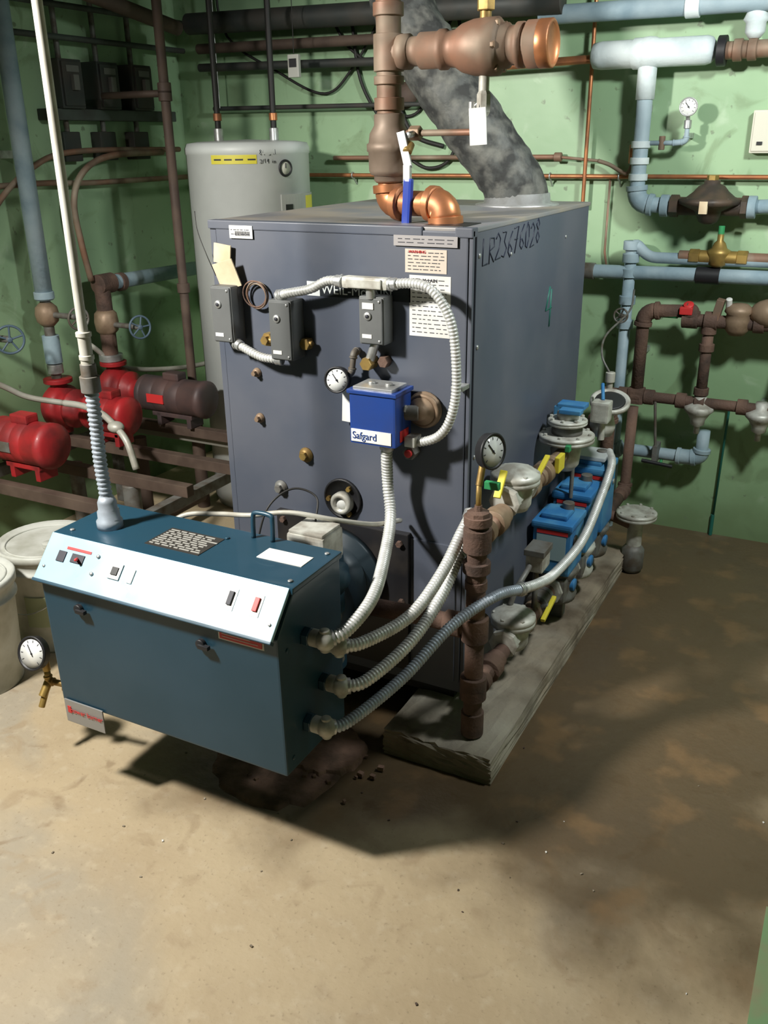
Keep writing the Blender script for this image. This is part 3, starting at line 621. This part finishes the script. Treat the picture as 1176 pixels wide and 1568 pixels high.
for i in range(8):
    a=i*math.pi/4; p.hexn((-.585+.105*math.cos(a),y+.105*math.sin(a)*.85,1.42),(-.585+.105*math.cos(a),y+.105*math.sin(a)*.85,1.428),.007,iron)
for v in p.bm.verts: v.co.y=min(v.co.y,3.948)
p.done()
p=O('brass_backflow_valve')
p.cyl((-.68,y,1.205),(-.30,y,1.205),.023,coppl); p.hexn((-.64,y,1.205),(-.60,y,1.205),.030,brass); p.hexn((-.46,y,1.205),(-.42,y,1.205),.030,brass)
p.lathe((-.53,y,1.17),(0,0,1),[(.02,0),(.036,.01),(.04,.035),(.045,.05),(.045,.062),(.03,.07),(.022,.09),(.012,.10),(.012,.125),(0,.13)],brass,24); p.cyl((-.60,y,1.205),(-.46,y,1.205),.027,brass)
p.cyl((-.53,y,1.29),(-.53,y,1.325),.012,grn)
p.done()
p=O('pressure_gauge')
p.pipe([(-.86,y,1.625),(-.73,y,1.625),(-.70,y,1.63),(-.70,y,1.70)],.009,bluep,bluep); p.collar((-.70,y,1.69),(0,0,1),.014,.03,steel); p.gauge((-.70,y-.02,1.75),(.1,-1,.05),.032,steel); p.cyl((-.70,y,1.70),(-.70,y-.02,1.73),.008,steel); p.cyl((-.79,y,1.60),(-.79,y,1.65),.012,coppl)
p.box((-.71,y,1.64),(-.69,3.949,1.66),steel,.002)
p.done()
p=O('copper_water_lines')
p.cyl((-1.10,3.90,1.38),(-1.10,3.90,2.60),.008,copper); p.cyl((-2.6,3.91,1.50),(.8,3.91,1.50),.009,copper)
p.cyl((-2.3,3.91,1.575),(-1.22,3.91,1.575),.010,coppl); p.collar((-1.22,3.91,1.575),(1,0,0),.018,.03,coppl); p.cyl((-1.22,3.91,1.575),(-1.05,3.91,1.56),.006,coppl)
p.cable([(-1.05,3.91,1.56),(-1.0,3.90,1.545),(-.95,3.89,1.52),(-.92,3.88,1.515),(-.90,3.87,1.56),(-.905,3.86,1.61),(-.88,3.86,1.66)],.008,coppl)
p.collar((-.90,3.87,1.585),(0,0,1),.018,.07,copper)
p.pipe([(-1.0,3.93,1.49),(-1.0,3.93,1.20),(-.98,3.93,1.10)],.005,coppl)
for x in (-2.2,-1.5,-1.25,-.96,-.3,.4): p.torus((x,3.91,1.50),(1,0,0),.013,.003,steel,12); p.cyl((x,3.915,1.49),(x+.0,3.948,1.46),.004,steel,6)
p.done()
p=O('rusty_gas_piping'); yy=3.80
p.pipe([(-.785,yy,.62),(-.785,yy,.99),(-.60,yy,1.0),(-.60,yy,.985)],.026,rust,rust,.05)
p.pipe([(-.72,yy,.985),(-.65,yy,.985)],.018,grn)
p.cyl((-.62,yy,.965),(.5,yy,.97),.026,rust); p.collar((-.60,yy,.968),(1,0,0),.036,.06,rust); p.collar((-.52,yy,.968),(1,0,0),.036,.05,rust); p.collar((-.34,yy,.968),(1,0,0),.036,.04,rust)
p.cyl((-.61,yy,1.0),(-.61,yy-.02,1.03),.02,redl); p.cb((-.615,yy-.02,1.005),(.05,.04,.03),redl,.005)
p.lathe((-.42,yy,.92),(0,0,1),[(.03,0),(.045,.02),(.05,.06),(.045,.08),(.055,.09),(.05,.105),(.03,.12),(0,.125)],bronze,24); p.cb((-.50,yy,1.005),(.03,.05,.10),coppl,.004,Matrix.Rotation(.2,4,'Y')); p.sph((-.31,yy,1.01),.055,bronze,(1.3,1,1)); p.cyl((-.46,yy,1.02),(-.46,yy-.02,1.06),.012,white)
p.pipe([(-.525,yy,.95),(-.525,yy,.64)],.022,rust); 
for z in (.93,.86,.68): p.collar((-.525,yy,z),(0,0,1),.030,.03,rust)
p.cyl((-.93,yy,.635),(.6,yy,.625),.022,rust)
for x in (-.84,-.785,-.73,-.60,-.525,-.36): p.collar((x,yy,.632),(1,0,0),.032,.04,rust)
p.cb((-.785,yy,.634),(.07,.06,.07),rust,.015)
p.box((-.795,yy,.8),(-.775,3.949,.82),steel,.002); p.box((-.3,yy,.62),(-.28,3.949,.64),steel,.002); p.box((.3,yy,.96),(.32,3.949,.98),steel,.002)
for x in (-.525,-.285):
    p.lathe((x,yy,.50),(0,0,1),[(.012,0),(.012,.03),(.028,.04),(.030,.06),(.045,.085),(.060,.10),(.060,.115),(.05,.12),(.03,.135),(.025,.16)],cast,24)
p.cyl((.02,yy,.55),(.02,yy,.97),.022,rust); p.cyl((-.25,yy,.63),(-.2,yy,.97),.02,castd)
p.done()
p=O('drain_tube'); p.pipe([(-.505,3.90,.62),(-.42,3.92,.60),(-.43,3.935,.02)],.005,inkg); p.cyl((-.43,3.935,0),(-.43,3.935,.10),.008,inkg); p.done()
p=O('thermostat_box'); p.box((-.475,3.90,1.585),(-.36,3.949,1.735),mat('box_cream',(.62,.60,.50),.5),.006); p.box((-.468,3.895,1.592),(-.367,3.903,1.728),mat('box_cream',(.62,.60,.50),.5),.004); p.cb((-.44,3.893,1.62),(.02,.006,.012),black,.001); p.done()

# ------------------------------------------------------------------ left side
wp=O('return_water_piping'); X=-3.08
wheelm=mat('wheel_blue_gray',(.07,.11,.15),.5)
wp.pipe([(X,2.78,2.60),(X,2.78,1.04)],.036,bluep); wp.collar((X,2.78,1.06),(0,0,1),.042,.03,bluep)
wp.cyl((X,2.78,.70),(X,2.78,1.05),.022,castd); wp.lathe((X,2.78,.93),(0,0,1),[(.025,0),(.045,.02),(.05,.05),(.045,.08),(.025,.10)],bronze,16); wp.cyl((X,2.78,.98),(X+.16,2.78,.98),.012,castd); wp.wheel((X+.16,2.80,.97),(1,-.3,0),.045,castd)
wp.collar((X,2.78,.83),(0,0,1),.036,.12,bluep); wp.collar((X,2.78,.745),(0,0,1),.034,.04,steel)
wp.pipe([(X,3.85,1.05),(X,3.12,1.06),(X,3.12,.71)],.034,bluep); wp.collar((X,3.14,1.06),(0,1,0),.045,.09,rust); wp.collar((X,3.24,1.055),(0,1,0),.042,.03,rust)
wp.cyl((X,3.12,.71),(X,3.12,1.06),.036,rust); wp.lathe((X,3.12,.83),(0,0,1),[(.03,0),(.05,.02),(.055,.06),(.05,.10),(.03,.12)],bronze,16); wp.collar((X,3.12,.725),(0,0,1),.055,.03,steel)
wp.cyl((X,3.12,.88),(X+.20,3.12,.88),.012,castd); wp.wheel((X+.20,3.12,.88),(1,-.4,.1),.05,wheelm)
wp.cyl((-3.199,2.50,.93),(-3.0,2.50,.93),.014,castd); wp.wheel((-3.0,2.50,.93),(.8,-.5,0),.055,wheelm)
wp.box((-3.199,2.77,1.6),(X,2.79,1.63),steel,.002); wp.box((-3.199,3.5,1.04),(X,3.53,1.07),steel,.002)
wp.cable([(-3.1,3.08,1.08),(-3.1,3.05,1.25),(-3.1,3.04,1.42),(-3.1,3.12,1.54),(-3.1,3.30,1.60),(-3.1,3.65,1.61)],.014,coppl)
wp.cable([(-3.12,2.55,1.30),(-3.12,2.66,1.44),(-3.12,2.85,1.56),(-3.12,3.1,1.62),(-3.12,3.8,1.62)],.012,coppl)
wp.cable([(-3.14,2.3,1.49),(-3.14,2.9,1.50),(-3.14,3.2,1.49),(-3.14,3.9,1.49)],.012,coppl)
wp.cable([(-3.1,3.02,.80),(-3.08,3.2,.66),(-3.0,3.5,.60),(-2.9,3.8,.60)],.012,pvc)
wp.done()
r=O('pipe_riser'); r.cyl((-2.7,3.23,.36),(-2.7,3.23,2.60),.020,brownp); 
for z in (.40,1.86,1.83,1.05): r.collar((-2.7,3.23,z),(0,0,1),.028,.04,brownp)
r.cyl((-2.7,3.23,0),(-2.7,3.23,.4),.03,brownp)
r.pipe([(-2.7,3.23,1.84),(-2.86,3.23,1.84),(-3.04,3.23,1.84)],.014,brownp)
r.done()
k=O('pump_rack')
for yb in (2.22,2.50,2.78,3.12): k.box((-3.15,yb-.02,.40),(-2.15,yb+.02,.445),brownp,.003)
for xx in (-3.12,-2.2):
    k.box((xx-.02,2.2,.355),(xx+.02,3.16,.40),castd,.003)
    for yb in (2.22,3.12): k.box((xx-.02,yb-.02,0),(xx+.02,yb+.02,.36),castd,.003)
k.box((-3.15,3.14,.36),(-1.98,3.17,.43),mat('channel_gray',(.22,.21,.18),.5,.3),.004)
k.cyl((-3.0,2.25,.12),(-2.2,2.25,.12),.03,brownp); k.cyl((-2.6,2.25,.12),(-2.6,3.1,.12),.03,brownp); k.lathe((-2.6,2.25,.06),(0,0,1),[(.03,0),(.05,.02),(.05,.10),(.03,.12),(.01,.2)],castd,16); k.wheel((-2.6,2.25,.27),(0,0,1),.045,wheelm); k.cyl((-2.6,2.25,0),(-2.6,2.25,.27),.012,castd); k.cyl((-2.85,2.6,0),(-2.85,2.6,.40),.03,castd)
k.cyl((-2.45,2.5,0),(-2.45,2.5,.40),.035,castd); k.collar((-2.45,2.5,.25),(0,0,1),.05,.05,castd); k.cyl((-2.85,3.0,0),(-2.85,3.0,.40),.03,brownp)
k.done()
def pump(yc,xL,xR,z,mm,rm=.075):
    q=O('circulator_pump'); ax=(1,0,0)
    q.lathe((xL-.13,yc,z),ax,[(.05,0),(.085,.01),(.10,.03),(.10,.075),(.085,.095),(.06,.10),(.06,.14)],redp,28)
    for sg in (1,-1):
        q.cyl((xL-.08,yc,z),(xL-.08,yc,z+sg*.115),.036,redp)
        if sg>0: q.cyl((xL-.08,yc,z+sg*.11),(xL-.08,yc,z+sg*.128),.062,redp)
    q.lathe((xL,yc,z),ax,[(.085,0),(.085,.015),(.05,.03),(.045,.07),(.07,.085),(.07,.10)],redp,24)
    L=xR-xL-.08
    prof=[(rm*.85,0),(rm,.01)]
    n=4
    for i in range(n):
        h=.03+i*(L-.09)/n; prof+=[(rm,h),(rm*.98,h+.003),(rm*.98,h+.006),(rm,h+.009)]
    prof+=[(rm,L-.04),(rm*1.04,L-.038),(rm*1.04,L-.015),(rm*.8,L),(0,L+.002)]
    q.lathe((xL+.09,yc,z),ax,prof,mm,28)
    q.cb((xL+.09+L*.5,yc,z+rm+.012),(.09,.06,.035),mm,.008)
    q.box((xL+.10+L*.2,yc-rm-.002,z-.02),(xL+.10+L*.45,yc-rm+.004,z+.02),redl if mm is motor else castd,.001)
    q.cb((xL+.09+L*.5,yc,z-rm-.0),(L*.6,.09,.02),mm,.004)
    for xx in (xL+.09+L*.3,xL+.09+L*.75): q.box((xx-.012,yc-.045,.446),(xx+.012,yc+.045,z-rm+.01),mm,.003)
    q.box((xL-.10,yc-.03,.446),(xL-.06,yc+.03,z-.08),castd,.003)
    q.done()
pump(3.12,-2.99,-2.53,.58,motor,.082)
pump(2.78,-2.995,-2.68,.575,redp,.080)
pump(2.32,-3.02,-2.64,.585,redp,.086)
hs=O('drain_hose'); hs.cable([(-2.86,2.60,.66),(-2.76,2.60,.66),(-2.66,2.60,.64),(-2.57,2.58,.60),(-2.50,2.56,.55),(-2.46,2.55,.446)],.014,pvc); hs.sph((-2.57,2.58,.60),.030,pvc,(1.2,1,.8))
hs.cable([(-3.14,2.2,.95),(-3.05,2.25,.88),(-2.99,2.42,.76),(-2.95,2.50,.70),(-2.86,2.60,.66)],.012,pvc); hs.done()
# round electric water heater tank
c=O('electric_water_heater'); rt=.268
c.lathe((0,0,0),(0,0,1),[(rt*.97,0),(rt*.98,.03),(rt,.032),(rt,1.60),(rt+.004,1.602),(rt+.004,1.625),(rt-.006,1.645),(rt*.8,1.652),(0,1.66)],tankm,64)
ylw=mat('sticker_yellow',(.62,.55,.05),.5)
c.patch((0,0),rt,-33,9,1.565,1.60,ylw)
for a in (-30,-20,-10,1): c.patch((0,0),rt,a,a+7,1.579,1.585,ink,.003,4)
a=math.radians(36); n_=V((math.sin(a),-math.cos(a),0)); pc=n_*(rt+.004)+V((0,0,1.545))
c.torus(pc,n_,.030,.005,black); c.lathe(pc-n_*.006,n_,[(.028,0),(.028,.007),(0,.007)],mat('dial_cream',(.5,.5,.42),.4),24); c.tube([pc+n_*.003,pc+n_*.003+V((0,0,.02))],.002,ink,5)
c.patch((0,0),rt,30,84,1.30,1.44,mat('door_gray',(.36,.37,.35),.5),.006,14); c.patch((0,0),rt,62,80,1.31,1.43,ylw,.008,6); c.patch((0,0),rt,34,42,1.36,1.40,black,.008,3)
a=math.radians(20); n_=V((math.sin(a),-math.cos(a),0)); tn=V((math.cos(a),math.sin(a),0))
c.scrawl('84 gal',n_*(rt+.002)-tn*.04+V((0,0,1.60)),tn,V((0,0,1)),.020,inkb,.001,3,.65); c.scrawl('2/14 in',n_*(rt+.002)-tn*.04+V((0,0,1.567)),tn,V((0,0,1)),.016,inkb,.0009,4,.65)
for x in (-.12,.12): c.cyl((x,0,1.64),(x,0,2.60),.013,rubber); c.collar((x,0,1.68),(0,0,1),.020,.05,steel); c.collar((x,0,1.75),(0,0,1),.018,.03,copper)
ob=c.done(); ob.location=(-2.51,3.52,0); ob.rotation_euler=(0,0,math.radians(34))
# electrical gear on left wall
e=O('electrical_disconnect_panels')
e.box((-3.199,3.0,1.745),(-3.12,3.80,1.79),duct,.004)
for i,yy in enumerate((3.12,3.34,3.56)):
    e.box((-3.199,yy-.065,1.79),(-3.10,yy+.065,1.98),panelm,.006); e.box((-3.105,yy-.055,1.80),(-3.09,yy+.055,1.97),panelm,.004)
    e.box((-3.09,yy-.015,1.86),(-3.07,yy+.015,1.92),mat('breaker_gray',(.12,.12,.11),.5),.003); e.box((-3.089,yy-.035,1.93),(-3.087,yy+.035,1.955),mat('breaker_gray',(.12,.12,.11),.5),0)
    e.cyl((-3.16,yy,1.98),(-3.16,yy,2.60),.012,castd)
    e.box((-3.199,yy-.05,1.58),(-3.14,yy+.05,1.70),panelm,.006); e.cyl((-3.165,yy,1.70),(-3.165,yy,1.745),.012,castd)
for z in (2.18,2.06): e.cyl((-3.12,2.2,z),(-3.12,3.9,z),.012,duct)
e.done()
d=O('overhead_pipes')
d.cyl((-3.0,3.80,2.16),(-1.2,3.80,2.13),.045,panelm); d.cyl((-2.9,2.0,2.35),(-2.9,3.6,2.12),.03,brownp); d.cyl((-2.1,1.9,2.45),(-2.1,3.6,2.45),.04,brownp)
d.cyl((-3.0,3.86,1.98),(-1.75,3.86,1.96),.018,panelm); d.cyl((-2.95,3.88,1.80),(-1.6,3.88,1.79),.010,panelm); d.cyl((-3.0,3.86,2.06),(-1.3,3.86,2.045),.022,brownp)
for a_,z_ in (((-1.6,3.80),2.14),((-2.1,2.5),2.45),((-2.9,2.4),2.3),((-2.9,3.86),1.80),((-1.78,3.87),1.79)): d.cyl((a_[0],a_[1],z_),(a_[0],a_[1],2.60),.004,steel,8)
d.done()
h=O('hanging_cables')
h.cable([(-2.9,3.93,2.6),(-2.9,3.93,2.15),(-2.6,3.93,1.95),(-2.35,3.93,1.85),(-2.2,3.93,1.95),(-2.05,3.935,2.15)],.006,rubber)
h.cable([(-2.05,3.935,2.6),(-2.02,3.935,2.2),(-2.02,3.93,1.95),(-1.95,3.93,1.75),(-1.88,3.93,1.66),(-1.75,3.93,1.62)],.010,rubber)
h.cable([(-2.2,3.93,2.15),(-2.16,3.93,1.9),(-2.05,3.93,1.72),(-1.95,3.93,1.60),(-1.82,3.93,1.53),(-1.7,3.93,1.60),(-1.66,3.93,1.9),(-1.7,3.93,2.2)],.008,rubber)
h.cable([(-2.3,3.93,2.15),(-2.2,3.93,2.02),(-2.0,3.93,1.93),(-1.8,3.93,2.0),(-1.7,3.93,2.15)],.007,rubber)
h.cable([(-1.55,3.93,1.70),(-1.52,3.935,1.6),(-1.5,3.935,1.53),(-1.4,3.935,1.52)],.008,rubber)
h.done()
a=O('alarm_bell'); a.lathe((-1.93,3.949,1.83),(0,-1,0),[(.03,0),(.05,.01),(.055,.03),(.03,.05),(0,.055)],brownp,24); a.torus((-1.93,3.94,1.83),(0,1,0),.085,.007,rubber); a.done()
a=O('hanging_thermometer'); a.box((-2.37,3.66,1.905),(-2.315,3.68,1.995),mat('thermo_gray',(.42,.42,.38),.5),.004); a.box((-2.36,3.656,1.945),(-2.325,3.661,1.978),black,0); a.cyl((-2.343,3.67,1.99),(-2.343,3.67,2.60),.002,rubber,6); a.done()
# conduit pole above burner
c=O('electrical_conduit_drop'); cx,cy=-1.618,1.56
c.lathe((cx,cy,.740),(0,0,1),[(.033,0),(.033,.02),(.028,.024),(.028,.045),(.024,.05),(.024,.07),(.018,.085)],flexd,16)
c.flex([(cx,cy,.82),(cx-.004,cy,.92),(cx,cy,1.02),(cx,cy,1.10)],.0165,flexd,pitch=.012,ends=False)
c.cyl((cx,cy,1.095),(cx,cy,1.135),.024,castd); c.collar((cx,cy,1.15),(0,0,1),.019,.03,castd)
c.cyl((cx,cy,1.15),(cx,cy,1.24),.0155,pvc); c.collar((cx,cy,1.235),(0,0,1),.0185,.012,pvc); c.collar((cx,cy,1.18),(0,0,1),.018,.012,pvc)
c.cyl((cx,cy,1.16),(cx,cy,2.60),.0115,pvc,14); c.collar((cx,cy,2.59),(0,0,1),.02,.02,steel)
c.done()
def bucket(x,y,R,H):
    q=O('plastic_bucket')
    q.lathe((x,y,0),(0,0,1),[(R*.86,0),(R*.87,.01),(R*.97,H*.80),(R*1.03,H*.81),(R*1.03,H*.83),(R*.985,H*.84),(R,H*.93),(R*1.05,H*.935),(R*1.06,H),(R*1.02,H+.006),(R*.96,H-.004),(R*.9,H-.006),(0,H-.004)],bucketm,40)
    q.torus((x,y,H-.004),(0,0,1),R*.86,.004,bucketm,36)
    q.cyl((x+R*.3,y-R*.2,H-.004),(x+R*.3,y-R*.2,H+.012),R*.14,bucketm)
    q.tube([(x+R*1.05*math.cos(t),y+R*1.05*math.sin(t),H*.86-.16*max(0,math.sin(-t))) for t in [math.pi*(-k/16) for k in range(17)]],.0025,steel,6)
    q.patch((x,y),R*.95,10,55,H*.3,H*.6,mat('bucket_label',(.3,.33,.2),.6),.004)
    return q.done()
bucket(-2.39,2.0,.160,.375); bucket(-2.40,1.655,.155,.38)

# ------------------------------------------------------------------ lamps
def lamp(name,loc,target,energy,size,blend,soft,col,wide=.11):
    q=O(name); p0=V(loc); d=(V(target)-p0).normalized()
    q.lathe(p0-d*.10,d,[(.02,0),(.03,.01),(.035,.04),(.07,.07),(wide,.09),(wide+.004,.09),(.075,.065),(.04,.035)],panelm,28)
    q.cyl(p0-d*.09,V((p0.x-d.x*.1,p0.y-d.y*.1,2.60)),.010,panelm); q.collar((p0.x-d.x*.1,p0.y-d.y*.1,2.59),(0,0,1),.05,.02,panelm)
    q.sph(p0-d*.045,.028,bulb)
    ob=q.done()
    l=bpy.data.lights.new(name+'_light','SPOT'); l.energy=energy; l.spot_size=math.radians(size); l.spot_blend=blend; l.shadow_soft_size=soft; l.color=col
    lo=bpy.data.objects.new(name+'_light',l); lo.location=p0; lo.rotation_euler=d.to_track_quat('-Z','Y').to_euler(); bpy.context.collection.objects.link(lo); lo.parent=ob
lamp('ceiling_reflector_lamp',(-2.25,.50,2.38),(-2.25+.66,.50+.75,2.38-.9),400,124,.6,.12,(1.,.97,.90))
lamp('ceiling_reflector_lamp',(.30,2.25,2.42),(-.55,3.50,1.15),150,120,.7,.12,(.95,1.,.98))
# ------------------------------------------------------------------ camera
cam=bpy.data.cameras.new('camera'); co=bpy.data.objects.new('camera',cam); bpy.context.collection.objects.link(co)
cam.sensor_fit='VERTICAL'; cam.sensor_height=24; cam.lens=24*1950./2212; cam.clip_start=.02
co.matrix_world=Matrix.Translation((0,0,1.65))@Matrix.Rotation(math.radians(27.8),4,'Z')@Matrix.Rotation(math.radians(90-22.4),4,'X')@Matrix.Rotation(math.radians(-.8),4,'Z')
bpy.context.scene.camera=co
bpy.context.scene.view_settings.view_transform='Standard'
bpy.context.scene.view_settings.exposure=.4
